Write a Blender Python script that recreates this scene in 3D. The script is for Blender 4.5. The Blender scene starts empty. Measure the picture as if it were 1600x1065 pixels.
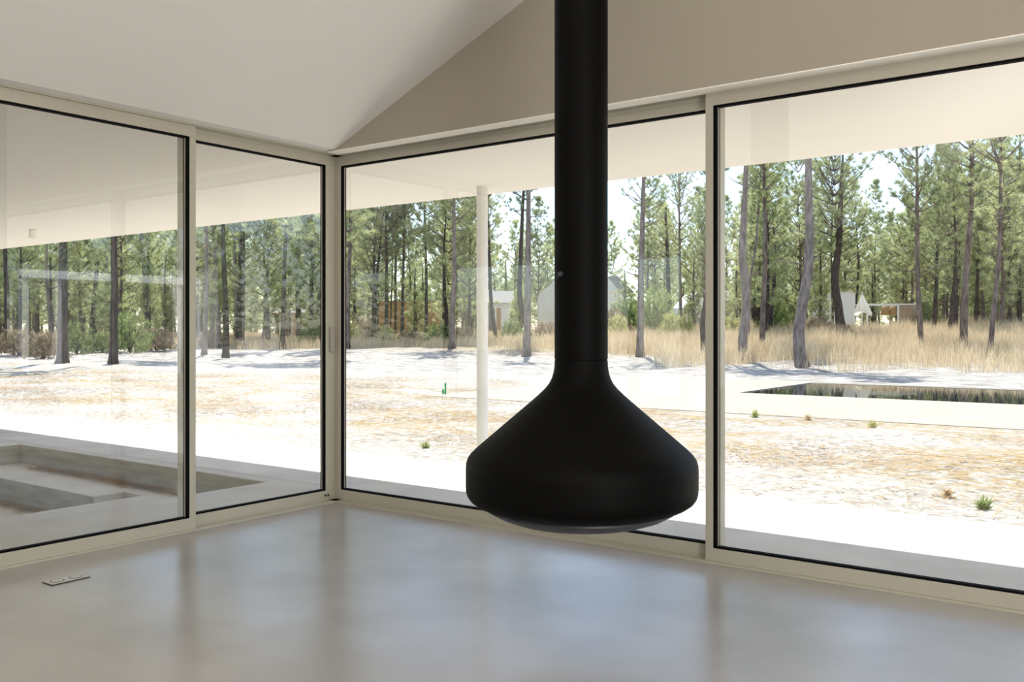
import bpy, bmesh, math, random
import numpy as np
from mathutils import Vector, Matrix
random.seed(7); rng = np.random.default_rng(7)
C = bpy.context.scene.collection
# ------------------------------------------------------------------ camera solution (world axes follow the two glazed walls; corner at 0,0)
F, Y0, TH, H = 1430., 516., .6368, 1.2
c, s = math.cos(TH), math.sin(TH)
D0 = H*F/265; X0 = (524.5-800)/F*D0
CU, CV = -(X0*c-D0*s), -(X0*s+D0*c)
def pd(px, py, d):                       # world point on the ray of a photo pixel at depth d
    x = (px-800)/F*d; dx, dy = x-X0, d-D0
    return (dx*c-dy*s, dx*s+dy*c, H+(Y0-py)/F*d)
def pz(px, py, z):
    return pd(px, py, (z-H)*F/(Y0-py))
def smooth(a, b, x):
    t = min(1, max(0, (x-a)/(b-a))); return t*t*(3-2*t)
def bump(u, v):
    return (.05*math.sin(u*.9+v*.35)*math.sin(v*.8-u*.2)+.03*math.sin(u*2.1-v*1.3)+.05*math.sin(u*.31+1.)*math.sin(v*.37))
def inside(u, v, a, b, cc, d, m):        # 1 inside a rectangle, fading out over m metres
    e = max(a-u, u-b, cc-v, v-d, 0); return 1-smooth(0, m, e)
def ground(u, v):
    k = 1-inside(u, v, -17, 12.5, -15, 2.4, 1.5)
    k *= 1-inside(u, v, -7.2, 30, 8.6, 18.1, 1.6)
    g = -.07+bump(u, v)*k+1.25*(1-.72*smooth(22, 46, -u))*smooth(20, 78, math.hypot(max(0, v), .55*max(0, -u-10)))+.16*smooth(24, 31, v+max(0, -u-20)*.7)*k
    return g
def pg(px, py):                          # where a photo pixel meets the ground
    z = 0.
    for _ in range(40):
        z = .5*z+.5*ground(*pz(px, max(py, Y0+4+0*z), min(z, H-.05))[:2])
    return pz(px, py, min(z, H-.05))
# ------------------------------------------------------------------ materials
def nodes(m):
    m.use_nodes = True; n = m.node_tree.nodes; n.clear(); return n, m.node_tree.links
def mat(name, col, rough=.6, col2=None, scale=8., detail=6., bump=0., bscale=None, metal=0., spec=.5, stretch=(1, 1, 1), rvar=0., lo=.35, hi=.65):
    m = bpy.data.materials.new(name); n, l = nodes(m)
    out = n.new('ShaderNodeOutputMaterial'); b = n.new('ShaderNodeBsdfPrincipled'); l.new(b.outputs[0], out.inputs[0])
    b.inputs['Base Color'].default_value = (*col, 1); b.inputs['Roughness'].default_value = rough
    b.inputs['Metallic'].default_value = metal; b.inputs['Specular IOR Level'].default_value = spec
    tc = n.new('ShaderNodeTexCoord'); mp = n.new('ShaderNodeMapping'); mp.inputs['Scale'].default_value = stretch
    l.new(tc.outputs['Object'], mp.inputs['Vector'])
    nz = n.new('ShaderNodeTexNoise'); nz.inputs['Scale'].default_value = scale; nz.inputs['Detail'].default_value = detail
    l.new(mp.outputs[0], nz.inputs['Vector'])
    r = n.new('ShaderNodeValToRGB'); r.color_ramp.elements[0].position = lo; r.color_ramp.elements[1].position = hi
    c2 = col2 or tuple(x*.93 for x in col)
    r.color_ramp.elements[0].color = (*col, 1); r.color_ramp.elements[1].color = (*c2, 1)
    l.new(nz.outputs['Fac'], r.inputs[0]); l.new(r.outputs[0], b.inputs['Base Color'])
    if rvar:
        mr = n.new('ShaderNodeMapRange'); mr.inputs['To Min'].default_value = rough-rvar; mr.inputs['To Max'].default_value = rough+rvar
        l.new(nz.outputs['Fac'], mr.inputs[0]); l.new(mr.outputs[0], b.inputs['Roughness'])
    if bump:
        n2 = n.new('ShaderNodeTexNoise'); n2.inputs['Scale'].default_value = bscale or scale*4; n2.inputs['Detail'].default_value = 8
        l.new(mp.outputs[0], n2.inputs['Vector'])
        bp = n.new('ShaderNodeBump'); bp.inputs['Strength'].default_value = bump; bp.inputs['Distance'].default_value = .02
        l.new(n2.outputs['Fac'], bp.inputs['Height']); l.new(bp.outputs[0], b.inputs['Normal'])
    return m
def glass_mat(name, r0=.085, tint=(.97, .985, .975)):
    m = bpy.data.materials.new(name); n, l = nodes(m)
    out = n.new('ShaderNodeOutputMaterial'); mix = n.new('ShaderNodeMixShader'); t = n.new('ShaderNodeBsdfTransparent'); g = n.new('ShaderNodeBsdfGlossy')
    t.inputs[0].default_value = (*tint, 1); g.inputs['Roughness'].default_value = 0.0; g.inputs['Color'].default_value = (1, 1, 1, 1)
    geo = n.new('ShaderNodeNewGeometry'); dt = n.new('ShaderNodeVectorMath'); dt.operation = 'DOT_PRODUCT'
    l.new(geo.outputs['Incoming'], dt.inputs[0]); l.new(geo.outputs['Normal'], dt.inputs[1])
    def mth(op, a, b=None):
        k = n.new('ShaderNodeMath'); k.operation = op
        for i, x in enumerate((a, b)):
            if x is None: continue
            if isinstance(x, (int, float)): k.inputs[i].default_value = x
            else: l.new(x, k.inputs[i])
        return k.outputs[0]
    x = mth('ABSOLUTE', dt.outputs['Value']); x = mth('SUBTRACT', 1., x); x = mth('POWER', x, 5.); x = mth('MULTIPLY', x, 1-r0); x = mth('ADD', x, r0)
    l.new(x, mix.inputs[0]); l.new(t.outputs[0], mix.inputs[1]); l.new(g.outputs[0], mix.inputs[2]); l.new(mix.outputs[0], out.inputs[0])
    return m
def leaf_mat(name, cols, trans=.4, scale=1.3, rough=.55, objvar=True):
    m = bpy.data.materials.new(name); n, l = nodes(m)
    out = n.new('ShaderNodeOutputMaterial'); mix = n.new('ShaderNodeMixShader'); mix.inputs[0].default_value = trans
    d = n.new('ShaderNodeBsdfDiffuse'); t = n.new('ShaderNodeBsdfTranslucent')
    tc = n.new('ShaderNodeTexCoord'); nz = n.new('ShaderNodeTexNoise'); nz.inputs['Scale'].default_value = scale; nz.inputs['Detail'].default_value = 3
    l.new(tc.outputs['Object'], nz.inputs['Vector'])
    r = n.new('ShaderNodeValToRGB'); e = r.color_ramp.elements
    e[0].position = .3; e[1].position = .7; e[0].color = (*cols[0], 1); e[1].color = (*cols[-1], 1)
    for i, cc in enumerate(cols[1:-1]):
        k = e.new(.3+.4*(i+1)/(len(cols)-1)); k.color = (*cc, 1)
    src = nz.outputs['Fac']
    if objvar:
        oi = n.new('ShaderNodeObjectInfo'); ad = n.new('ShaderNodeMath'); ad.operation = 'MULTIPLY_ADD'
        l.new(oi.outputs['Random'], ad.inputs[0]); ad.inputs[1].default_value = .3; l.new(nz.outputs['Fac'], ad.inputs[2])
        sb = n.new('ShaderNodeMath'); sb.operation = 'SUBTRACT'; l.new(ad.outputs[0], sb.inputs[0]); sb.inputs[1].default_value = .15; src = sb.outputs[0]
    l.new(src, r.inputs[0]); l.new(r.outputs[0], d.inputs[0]); l.new(r.outputs[0], t.inputs[0])
    l.new(d.outputs[0], mix.inputs[1]); l.new(t.outputs[0], mix.inputs[2]); l.new(mix.outputs[0], out.inputs[0])
    return m
def sand_mat():
    m = bpy.data.materials.new('pale sand with dry needles'); n, l = nodes(m)
    out = n.new('ShaderNodeOutputMaterial'); b = n.new('ShaderNodeBsdfPrincipled'); b.inputs['Roughness'].default_value = .95; b.inputs['Specular IOR Level'].default_value = .1
    l.new(b.outputs[0], out.inputs[0])
    g = n.new('ShaderNodeNewGeometry'); sx = n.new('ShaderNodeSeparateXYZ'); l.new(g.outputs['Position'], sx.inputs[0])
    def noise(sc, det, st=(1, 1, 1), rot=0):
        mp = n.new('ShaderNodeMapping'); mp.inputs['Scale'].default_value = st; mp.inputs['Rotation'].default_value = (0, 0, rot); l.new(g.outputs['Position'], mp.inputs[0])
        k = n.new('ShaderNodeTexNoise'); k.inputs['Scale'].default_value = sc; k.inputs['Detail'].default_value = det; k.inputs['Roughness'].default_value = .62; l.new(mp.outputs[0], k.inputs['Vector']); return k.outputs['Fac']
    def rng_(src, a, b_, lo=0., hi=1.):
        k = n.new('ShaderNodeMapRange'); k.interpolation_type = 'SMOOTHSTEP'; l.new(src, k.inputs[0])
        for i, x in zip((1, 2, 3, 4), (a, b_, lo, hi)): k.inputs[i].default_value = x
        return k.outputs[0]
    def mul(a, b_):
        k = n.new('ShaderNodeMath'); k.operation = 'MULTIPLY'
        for i, x in enumerate((a, b_)):
            if isinstance(x, float): k.inputs[i].default_value = x
            else: l.new(x, k.inputs[i])
        return k.outputs[0]
    def mixc(f, a, b_):
        k = n.new('ShaderNodeMix'); k.data_type = 'RGBA'; l.new(f, k.inputs[0])
        for i, x in ((6, a), (7, b_)):
            if isinstance(x, tuple): k.inputs[i].default_value = (*x, 1)
            else: l.new(x, k.inputs[i])
        return k.outputs[2]
    base = mixc(rng_(noise(11, 9), .42, .66), (.50, .475, .435), (.33, .305, .265))
    far = mul(rng_(sx.outputs['Y'], 12., 19.), rng_(noise(2.6, 8, (.6, 1.2, 1)), .46, .60)); base = mixc(mul(far, .8), base, (.25, .225, .195))  # far sand: grey blotches paint debris and tree shade into one colour
    # straw drifts
    patch = mul(rng_(noise(.55, 5, (.7, 1.1, 1)), .40, .60), rng_(sx.outputs['Y'], 2.6, 4.4))
    patch = mul(patch, rng_(sx.outputs['Y'], 16., 8.5))
    fine = rng_(noise(9, 10, (.7, 1.2, 1), .5), .42, .56)
    straw = mixc(rng_(noise(38, 4, (.4, 1.5, 1), .6), .35, .65), (.41, .305, .145), (.31, .225, .105))
    col = mixc(mul(patch, fine), base, straw)
    # litter flecks
    fl = mul(rng_(noise(26, 6, (.5, 1.3, 1), -.4), .58, .67), rng_(noise(.9, 3), .34, .56))
    col = mixc(mul(fl, .75), col, (.13, .105, .08))
    # the floor of the pine wood
    wood = rng_(sx.outputs['Y'], 25., 34.)
    col = mixc(mul(wood, .85), col, mixc(rng_(noise(1.2, 6), .35, .65), (.36, .29, .18), (.24, .19, .12)))
    l.new(col, b.inputs['Base Color'])
    bp = n.new('ShaderNodeBump'); bp.inputs['Strength'].default_value = .8; bp.inputs['Distance'].default_value = .08; l.new(noise(5, 10), bp.inputs['Height']); l.new(bp.outputs[0], b.inputs['Normal'])
    return m
M = dict(
    frame=mat('cream powder coated aluminium', (.455, .43, .35), .42, scale=40, col2=(.445, .42, .34), spec=.4),
    gasket=mat('black rubber gasket', (.004, .004, .004), .8, scale=60, spec=.08), handle=mat('grey beige aluminium', (.36, .33, .275), .4, scale=40),
    plaster=mat('white matt plaster', (.80, .775, .735), .9, scale=2, col2=(.785, .76, .72), spec=.2, bump=.02, bscale=60),
    housewall=mat('pale grey render', (.78, .75, .69), .9, scale=1.5, col2=(.72, .69, .63), spec=.2),
    shade=mat('shade darkened brown', (.24, .20, .16), .7, scale=3),  # darkened colour for unseen walls, weakening their reflection in the glazing
    gable=mat('shade deepened beige plaster', (.40, .357, .29), .9, scale=2, col2=(.395, .352, .285), spec=.2),  # beige deepened in colour to stand for the gable's lack of daylight
    soffit=mat('cream painted soffit', (.92, .88, .80), .9, scale=1.2, col2=(.91, .87, .79), spec=.2),
    concrete=mat('polished grey concrete', (.395, .374, .351), .23, scale=1.6, col2=(.325, .306, .286), spec=.5, rvar=.07, detail=9, bump=.012, bscale=30),
    terrace=mat('smooth terrace concrete', (.58, .555, .515), .75, scale=2.2, col2=(.51, .485, .45), spec=.25, detail=9, bump=.05, bscale=40),
    pitwall=mat('board cast concrete', (.43, .40, .345), .8, scale=3, col2=(.33, .305, .26), spec=.2, stretch=(1, 1, 6), detail=8),
    black=mat('matt black steel', (.0024, .0022, .002), .55, scale=30, col2=(.0028, .0026, .0023), spec=.065),
    dish=mat('dark grey steel', (.038, .04, .045), .45, scale=20, spec=.4),
    seam=mat('black seam', (.002, .002, .002), .9, scale=20, spec=.1),
    steel=mat('brushed steel plate', (.62, .60, .56), .38, scale=90, col2=(.55, .53, .50), metal=.6, stretch=(1, 12, 1)),
    dark=mat('dark metal recess', (.03, .028, .025), .6),
    white=mat('white painted render', (.94, .935, .92), .85, scale=1.5, col2=(.90, .895, .88), spec=.2),
    column=mat('white painted steel', (.80, .775, .72), .5, scale=6, col2=(.78, .755, .70), spec=.3),
    deck=mat('beige pool paving', (.43, .38, .30), .8, scale=1.4, col2=(.40, .35, .275), spec=.2, bump=.05),
    tile=mat('dark pool tile', (.02, .028, .03), .5),
    bark=mat('pine bark', (.27, .215, .19), .95, scale=9, col2=(.10, .08, .07), spec=.1, stretch=(1, 1, .3), bump=1., bscale=22, detail=8),
    bark_dark=mat('dark pine bark', (.10, .083, .076), .95, scale=9, col2=(.04, .033, .03), spec=.1, stretch=(1, 1, .3), bump=1., bscale=22, detail=8),
    bark_grey=mat('grey pine bark', (.30, .255, .235), .95, scale=9, col2=(.14, .118, .108), spec=.1, stretch=(1, 1, .3), bump=1., bscale=22, detail=8),
    needles=leaf_mat('pine needles', [(.28, .33, .17), (.46, .50, .25), (.66, .68, .38)], .55),
    needles_dark=leaf_mat('shade toned pine needles', [(.19, .24, .125), (.33, .39, .19), (.50, .55, .28)], .55),  # darker copy of the needle colours, shade put into the tone
    needles_far=leaf_mat('haze paled pine needles', [(.33, .39, .21), (.52, .57, .31), (.70, .72, .43)], .58),  # paler copy of the needle colours, distance haze put into the tone
    shrub=leaf_mat('green shrub leaves', [(.16, .23, .10), (.30, .37, .15), (.46, .50, .22)], .45, 3),
    shrub_yellow=leaf_mat('yellow green broom', [(.36, .40, .16), (.54, .55, .24), (.66, .64, .32)], .45, 3),
    shrub_dry=leaf_mat('dry brown scrub', [(.28, .225, .15), (.46, .37, .26), (.58, .49, .34)], .35, 3),
    grass=leaf_mat('dry grass', [(.50, .39, .24), (.68, .555, .37), (.82, .70, .50)], .4, .8, objvar=False),
    straw=mat('fallen pine needles', (.56, .38, .18), .9, scale=3, col2=(.36, .24, .12), spec=.1),
    slats=mat('weathered timber slats', (.50, .38, .27), .8, scale=3, col2=(.42, .31, .215), stretch=(6, 6, .3), spec=.2),
    timber=mat('brown timber boards', (.55, .345, .18), .8, scale=3, col2=(.44, .265, .13), stretch=(6, 6, .3), spec=.2),
    rooftile=mat('grey roof tiles', (.34, .32, .30), .9, scale=12, col2=(.22, .21, .20), spec=.1),
    terracotta=mat('terracotta roof', (.34, .17, .10), .9, scale=12, col2=(.24, .12, .08), spec=.1),
    wicker=mat('woven wicker', (.46, .30, .14), .8, scale=40, col2=(.30, .19, .09), spec=.2, stretch=(1, 1, 4)),
    canvas=leaf_mat('white canvas', [(.93, .92, .88), (.90, .89, .85)], .5, objvar=False),
    green=mat('green plastic', (.02, .42, .12), .5),
    windowglass=mat('dark window glass', (.10, .12, .13), .1, spec=.6),
    glass=glass_mat('clear glazing'), coated=glass_mat('coated glazing', r0=.11),
)
def water_mat():
    m = bpy.data.materials.new('still pool water'); n, l = nodes(m)
    out = n.new('ShaderNodeOutputMaterial'); b = n.new('ShaderNodeBsdfPrincipled'); l.new(b.outputs[0], out.inputs[0])
    b.inputs['Base Color'].default_value = (.012, .022, .024, 1); b.inputs['Roughness'].default_value = .015; b.inputs['IOR'].default_value = 1.33
    g = n.new('ShaderNodeNewGeometry'); nz = n.new('ShaderNodeTexNoise'); nz.inputs['Scale'].default_value = 2.2; nz.inputs['Detail'].default_value = 3; l.new(g.outputs['Position'], nz.inputs['Vector'])
    bp = n.new('ShaderNodeBump'); bp.inputs['Strength'].default_value = .025; bp.inputs['Distance'].default_value = .03; l.new(nz.outputs['Fac'], bp.inputs['Height']); l.new(bp.outputs[0], b.inputs['Normal'])
    return m
M['water'] = water_mat()
# ------------------------------------------------------------------ mesh building
class MB:
    def __init__(self): self.v = []; self.f = []; self.mi = []; self.k = 0
    def add(self, vs, fs):
        o = len(self.v); self.v += [tuple(x) for x in vs]; self.f += [tuple(i+o for i in q) for q in fs]; self.mi += [self.k]*len(fs); return self
    def box(self, a, b, cc, d, e, g):
        a, b = min(a, b), max(a, b); cc, d = min(cc, d), max(cc, d); e, g = min(e, g), max(e, g)
        return self.add([(a, cc, e), (b, cc, e), (b, d, e), (a, d, e), (a, cc, g), (b, cc, g), (b, d, g), (a, d, g)],
                        [(0, 3, 2, 1), (4, 5, 6, 7), (0, 1, 5, 4), (1, 2, 6, 5), (2, 3, 7, 6), (3, 0, 4, 7)])
    def prism(self, poly, off):          # a planar polygon extruded by a vector
        n = len(poly); o = Vector(off)
        return self.add(list(poly)+[tuple(Vector(p)+o) for p in poly], [tuple(range(n)), tuple(range(2*n-1, n-1, -1))]+[((i+1) % n, i, i+n, (i+1) % n+n) for i in range(n)])
    def tube(self, path, rad, n=10, wob=0.):
        P = [Vector(p) for p in path]; vs = []; fs = []
        for i, p in enumerate(P):
            t = (P[min(i+1, len(P)-1)]-P[max(i-1, 0)]).normalized()
            ref = Vector((1, 0, 0)) if abs(t.x) < .9 else Vector((0, 1, 0))
            a = t.cross(ref).normalized(); b = t.cross(a)
            for k in range(n):
                w = 2*math.pi*k/n; r = rad[i]*(1+wob*math.sin(3*w+i*1.3)*.5+wob*random.uniform(-.5, .5))
                vs.append(tuple(p+(a*math.cos(w)+b*math.sin(w))*r))
        for i in range(len(P)-1):
            for k in range(n):
                fs.append((i*n+k, i*n+(k+1) % n, (i+1)*n+(k+1) % n, (i+1)*n+k))
        fs.append(tuple(range(n-1, -1, -1))); fs.append(tuple(range((len(P)-1)*n, len(P)*n)))
        return self.add(vs, fs)
    def lathe(self, prof, n=96, z0=0):
        vs = []; fs = []
        for r, z in prof:
            for k in range(n):
                w = 2*math.pi*k/n; vs.append((r*math.cos(w), r*math.sin(w), z+z0))
        for i in range(len(prof)-1):
            for k in range(n):
                fs.append((i*n+k, i*n+(k+1) % n, (i+1)*n+(k+1) % n, (i+1)*n+k))
        if prof[0][0] > 1e-4: fs.append(tuple(range(n-1, -1, -1)))
        if prof[-1][0] > 1e-4: fs.append(tuple(range((len(prof)-1)*n, len(prof)*n)))
        return self.add(vs, fs)
    def mesh(self, name, mats, smooth_=False):
        me = bpy.data.meshes.new(name); me.from_pydata(self.v, [], self.f)
        for m in (mats if isinstance(mats, (list, tuple)) else [mats]): me.materials.append(m)
        if any(self.mi): me.polygons.foreach_set('material_index', self.mi)
        if smooth_: me.polygons.foreach_set('use_smooth', [True]*len(me.polygons))
        bm = bmesh.new(); bm.from_mesh(me); bmesh.ops.remove_doubles(bm, verts=bm.verts, dist=1e-6) if smooth_ else None
        bmesh.ops.recalc_face_normals(bm, faces=bm.faces); bm.to_mesh(me); bm.free()
        me.update(); return me
    def build(self, name, mats, parent=None, smooth_=False, bevel=0., loc=None, sharp=.6):
        o = bpy.data.objects.new(name, self.mesh(name, mats, smooth_)); C.objects.link(o)
        if parent: o.parent = parent
        if loc: o.location = loc
        if smooth_ and sharp: o.data.set_sharp_from_angle(angle=sharp)
        if bevel:
            b = o.modifiers.new('soft edges', 'BEVEL'); b.width = bevel; b.segments = 2; b.limit_method = 'ANGLE'
        return o
def tag(o, label=None, cat=None, group=None, kind=None):
    for k, x in (('label', label), ('category', cat), ('group', group), ('kind', kind)):
        if x: o[k] = x
    return o
def empty(name, loc=(0, 0, 0), rz=0.):
    o = bpy.data.objects.new(name, None); C.objects.link(o); o.location = loc; o.rotation_euler = (0, 0, rz); o.empty_display_size = .2; return o
def np_mesh(name, verts, faces, mats, mi=None):
    me = bpy.data.meshes.new(name); nv, (nf, k) = len(verts), faces.shape
    me.vertices.add(nv); me.vertices.foreach_set('co', np.ascontiguousarray(verts, np.float32).ravel())
    me.loops.add(nf*k); me.loops.foreach_set('vertex_index', np.ascontiguousarray(faces, np.int32).ravel())
    me.polygons.add(nf); me.polygons.foreach_set('loop_start', np.arange(0, nf*k, k, dtype=np.int32)); me.polygons.foreach_set('loop_total', np.full(nf, k, np.int32))
    for m in (mats if isinstance(mats, list) else [mats]): me.materials.append(m)
    if mi is not None: me.polygons.foreach_set('material_index', np.ascontiguousarray(mi, np.int32))
    me.update(calc_edges=True); me.validate(); return me
# ------------------------------------------------------------------ room shell
UW, VB, RU = 8.7, -9.0, 4.35            # opposite wall, back wall, ridge line
SL, ZE = .425, 2.435                    # ceiling pitch and eaves height
def zc(u): return ZE+SL*max(0, min(u, UW-u)-.172)
tag(MB().box(-.09, UW+.1, VB-.1, .09, -.3, 0).build('floor', M['concrete']), 'polished grey concrete floor of the room', kind='structure')
mb = MB()
mb.prism([(.06, VB-.1, ZE), (.172, VB-.1, ZE), (RU, VB-.1, zc(RU)), (RU, VB-.1, zc(RU)+.2), (.06, VB-.1, zc(.06)+.2)], (0, -VB+.2, 0))
mb.prism([(UW, VB-.1, ZE), (UW-.172, VB-.1, ZE), (RU, VB-.1, zc(RU)), (RU, VB-.1, zc(RU)+.2), (UW, VB-.1, zc(.06)+.2)], (0, -VB+.2, 0))
tag(mb.build('ceiling', M['plaster']), 'white sloping ceiling', kind='structure')
mb = MB(); GV = -.163
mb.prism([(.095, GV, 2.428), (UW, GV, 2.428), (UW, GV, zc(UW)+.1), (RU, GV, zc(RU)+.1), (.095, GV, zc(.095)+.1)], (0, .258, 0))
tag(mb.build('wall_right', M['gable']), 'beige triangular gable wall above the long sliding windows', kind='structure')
mb = MB().box(.095, UW, GV-.001, -.062, 2.422, 2.428)  # pale colour stands for light bounced up onto the gable's underside
tag(mb.build('trim_1', M['soffit']), 'gable wall underside, paled to stand for light from below', kind='structure')
mb = MB(); mb.prism([(0, VB-.1, 0), (UW+.1, VB-.1, 0), (UW+.1, VB-.1, 2.6), (RU, VB-.1, 4.5), (0, VB-.1, 2.6)], (0, .1, 0))
tag(mb.build('wall_back', M['shade']), kind='structure')
mb = MB().box(UW, UW+.1, VB, -5.2, 0, 2.6).box(UW, UW+.1, -1.2, .09, 0, 2.6).box(UW, UW+.1, -5.2, -1.2, 2.2, 2.6)
tag(mb.build('wall_opposite', M['shade']), kind='structure')
mb = MB().box(-.09, .06, VB, -5.6, 0, 2.5)
tag(mb.build('wall_left', M['plaster']), kind='structure')
# ------------------------------------------------------------------ sliding windows
ZB, ZT = .08, 2.357
def panel(name, axis, a, b, front, stile_a, stile_b, label, zt=2.424, zb=.012):
    """one sliding leaf; axis 'u' lies in the right wall, 'v' in the left wall; front = room-side face, the leaf goes .055 outward"""
    root = empty(name, ((a+b)/2, front, 0) if axis == 'u' else (front, (a+b)/2, 0)); tag(root, label, kind='structure')
    sgn = 1 if axis == 'u' else -1
    f1 = front+sgn*.055
    lx, ly = root.location[:2]
    def bx(mb_, p, q, f0, g, z0, z1):
        if axis == 'u': mb_.box(p-lx, q-lx, f0-ly, g-ly, z0, z1)
        else: mb_.box(f0-lx, g-lx, p-ly, q-ly, z0, z1)
        return mb_
    MBs = bx(MB(), a, b, front, f1, zb, ZB); MBs.build('rail', M['frame'], root, bevel=.002)
    bx(MB(), a, b, front, f1, ZT, zt).build('rail', M['frame'], root, bevel=.002)
    bx(MB(), a, a+stile_a, front, f1, ZB, ZT).build('stile', M['frame'], root, bevel=.002)
    bx(MB(), b-stile_b, b, front, f1, ZB, ZT).build('stile', M['frame'], root, bevel=.002)
    g0, g1 = front+sgn*.004, front+sgn*.036
    ga, gb = a+stile_a, b-stile_b; w = .0105; wv = .019; gm = MB()
    bx(gm, ga, gb, g0, g1, ZB, ZB+w); bx(gm, ga, gb, g0, g1, ZT-w, ZT); bx(gm, ga, ga+wv, g0, g1, ZB, ZT); bx(gm, gb-wv, gb, g0, g1, ZB, ZT)
    gm.build('gasket', M['gasket'], root)
    # pale spacer line inside the double glazing, seen edge-on beside the black gasket
    sp = MB(); s0, s1 = front+sgn*.016, front+sgn*.024
    bx(sp, ga+wv, ga+wv+.003, s0, s1, ZB+w, ZT-w); bx(sp, gb-wv-.003, gb-wv, s0, s1, ZB+w, ZT-w)
    sp.build('spacer', M['handle'], root)
    y = front+sgn*.02; p = MB()
    q = [(ga+w-lx, y-ly, ZB+w), (gb-w-lx, y-ly, ZB+w), (gb-w-lx, y-ly, ZT-w), (ga+w-lx, y-ly, ZT-w)] if axis == 'u' else [(y-lx, ga+w-ly, ZB+w), (y-lx, gb-w-ly, ZB+w), (y-lx, gb-w-ly, ZT-w), (y-lx, ga+w-ly, ZT-w)]
    p.add(q, [(0, 1, 2, 3)]).build('pane', M['glass' if axis == 'u' else 'coated'], root)
    return root
w1 = panel('window_1', 'v', -4.3, -1.175, .06, .05, .042, 'front sliding glass leaf at the left with a cream frame')
w2 = panel('window_2', 'v', -1.225, -.004, 0., .05, .087, 'rear sliding glass leaf beside the corner, with the small pull handle', zt=2.405, zb=.02)
w3 = panel('window_3', 'u', .010, 2.90, .0, .040, .05, 'wide glass leaf behind the black fireplace', zt=2.405, zb=.02)
w4 = panel('window_4', 'u', 2.842, 5.80, -.062, .042, .05, 'front sliding glass leaf at the right, looking on the pool')
panel('window_5', 'u', 5.75, 8.65, .0, .05, .05, 'glass leaf beyond the right edge', zt=2.405, zb=.02)
panel('window_6', 'v', -5.6, -4.25, .0, .05, .05, 'glass leaf beyond the left edge', zt=2.405, zb=.02)
hm = MB().box(-.011, .011, -.017, .017, -.087, .087)
h_ = hm.build('handle', M['handle'], w2, bevel=.004, loc=(.011, w2.location.y*-1-.046, 1.135)); h_['label'] = 'small grey pull handle'
for dy in (-.098, -.072):
    MB().lathe([(0, -.004), (.008, -.004), (.008, .004), (0, .004)], 16).build('drain_plug', M['dark'], w2, loc=(.001, w2.location.y*-1+dy, .047)).rotation_euler = (0, math.pi/2, 0)
# fixed frames: heads, tracks and corner post
mb = MB().box(-.06, .075, -5.6, .0, 2.424, 2.44).box(-.06, .0, -5.6, 0, 2.405, 2.424)
tag(mb.build('trim_2', M['frame']), 'cream head frame over the left windows', kind='structure')
mb = MB().box(0, UW, -.062, .06, 2.424, 2.44).box(0, UW, .0, .06, 2.405, 2.424)
tag(mb.build('trim_3', M['frame']), 'cream head frame over the right windows', kind='structure')
mb = MB().box(-.06, .067, -5.6, .0, 0, .012).box(-.06, 0, -5.6, 0, .012, .02)
tag(mb.build('trim_4', M['frame']), 'cream bottom track under the left windows', kind='structure')
mb = MB().box(0, UW, -.07, .06, 0, .012).box(0, UW, 0, .06, .012, .02)
tag(mb.build('trim_5', M['frame']), 'cream bottom track under the right windows', kind='structure')
mb = MB().box(-.06, .008, -.003, .06, 0, 2.44)
tag(mb.build('trim_6', M['frame']), 'cream corner post between the two window walls', kind='structure')
mb = MB().box(-.055, .008, -1.174, -1.172, .02, 2.43)
# ------------------------------------------------------------------ porch: terrace with sunken seat pits, overhang, column, spotlight
TZ = -.04
PU0, PU1, PV0, PV1, PZ = -5.38, -1.215, -3.4, .37, -.24          # outer pit
mb = MB()
mb.box(-18, PU0, -9.5, 2.1, -.5, TZ); mb.box(PU1, -.09, -9.5, 2.1, -.5, TZ); mb.box(PU0, PU1, PV1, 2.1, -.5, TZ); mb.box(PU0, PU1, -9.5, PV0, -.5, TZ); mb.box(-.09, 12, .09, 2.1, -.5, TZ)
tag(mb.build('terrace_floor', M['terrace']), 'smooth grey concrete terrace round the glazed room', kind='structure')
# the lower level of the pit with a second, deeper well whose right end steps back
mb = MB(); W = -.46
q_u0, q_u1, q_u2, q_va, q_vb = -5.2, -2.777, -2.49, -.245, .045
mb.box(PU0, PU1, q_vb, PV1-.003, -.6, PZ); mb.box(PU0, q_u1, q_va, q_vb, -.6, PZ); mb.box(q_u2, PU1, -2.2, q_vb, -.6, PZ); mb.box(PU0, q_u2, PV0, -2.2, -.6, PZ); mb.box(PU0, q_u0, -2.2, q_va, -.6, PZ)
mb.box(q_u0, q_u2, -2.2, q_vb, -.6, W)
tag(mb.build('sunken_pit_floor', M['terrace']), 'sunken concrete seating pit in the left terrace', kind='structure')
mb = MB()
for a, b_, cc, d in ((PU0, PU1, PV1-.012, PV1-.002), (PU0+.002, PU0+.012, PV0, PV1)):
    mb.box(a, b_, cc, d, -.125, TZ-.004); mb.box(a+.0, b_, cc+.0, d-.006 if b_-a > 1 else d, -.26, -.125)
mb.box(q_u0, q_u1+.004, q_va-.006, q_va-.001, W, PZ-.003)
tag(mb.build('pit_wall', M['pitwall']), 'board marked concrete side of the sunken pit', kind='structure')
mb = MB().box(-18, -.06, -10, 2.28, 2.47, 2.78).box(-.06, 12.5, .08, 2.28, 2.47, 2.78)
tag(mb.build('roof_overhang', M['soffit']), 'wide cream porch roof over the terrace', kind='structure')
col_ = empty('porch_column', (-.178, 1.895, TZ)); tag(col_, 'round white steel column holding up the porch roof, left of the fireplace', 'column', kind='thing')
MB().lathe([(.0, 0), (.05, 0), (.05, 2.51), (0, 2.51)], 32).build('shaft', M['column'], col_, True)
MB().lathe([(.0, 0), (.085, 0), (.085, .012), (0, .012)], 32).build('base_plate', M['column'], col_, True)
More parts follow.
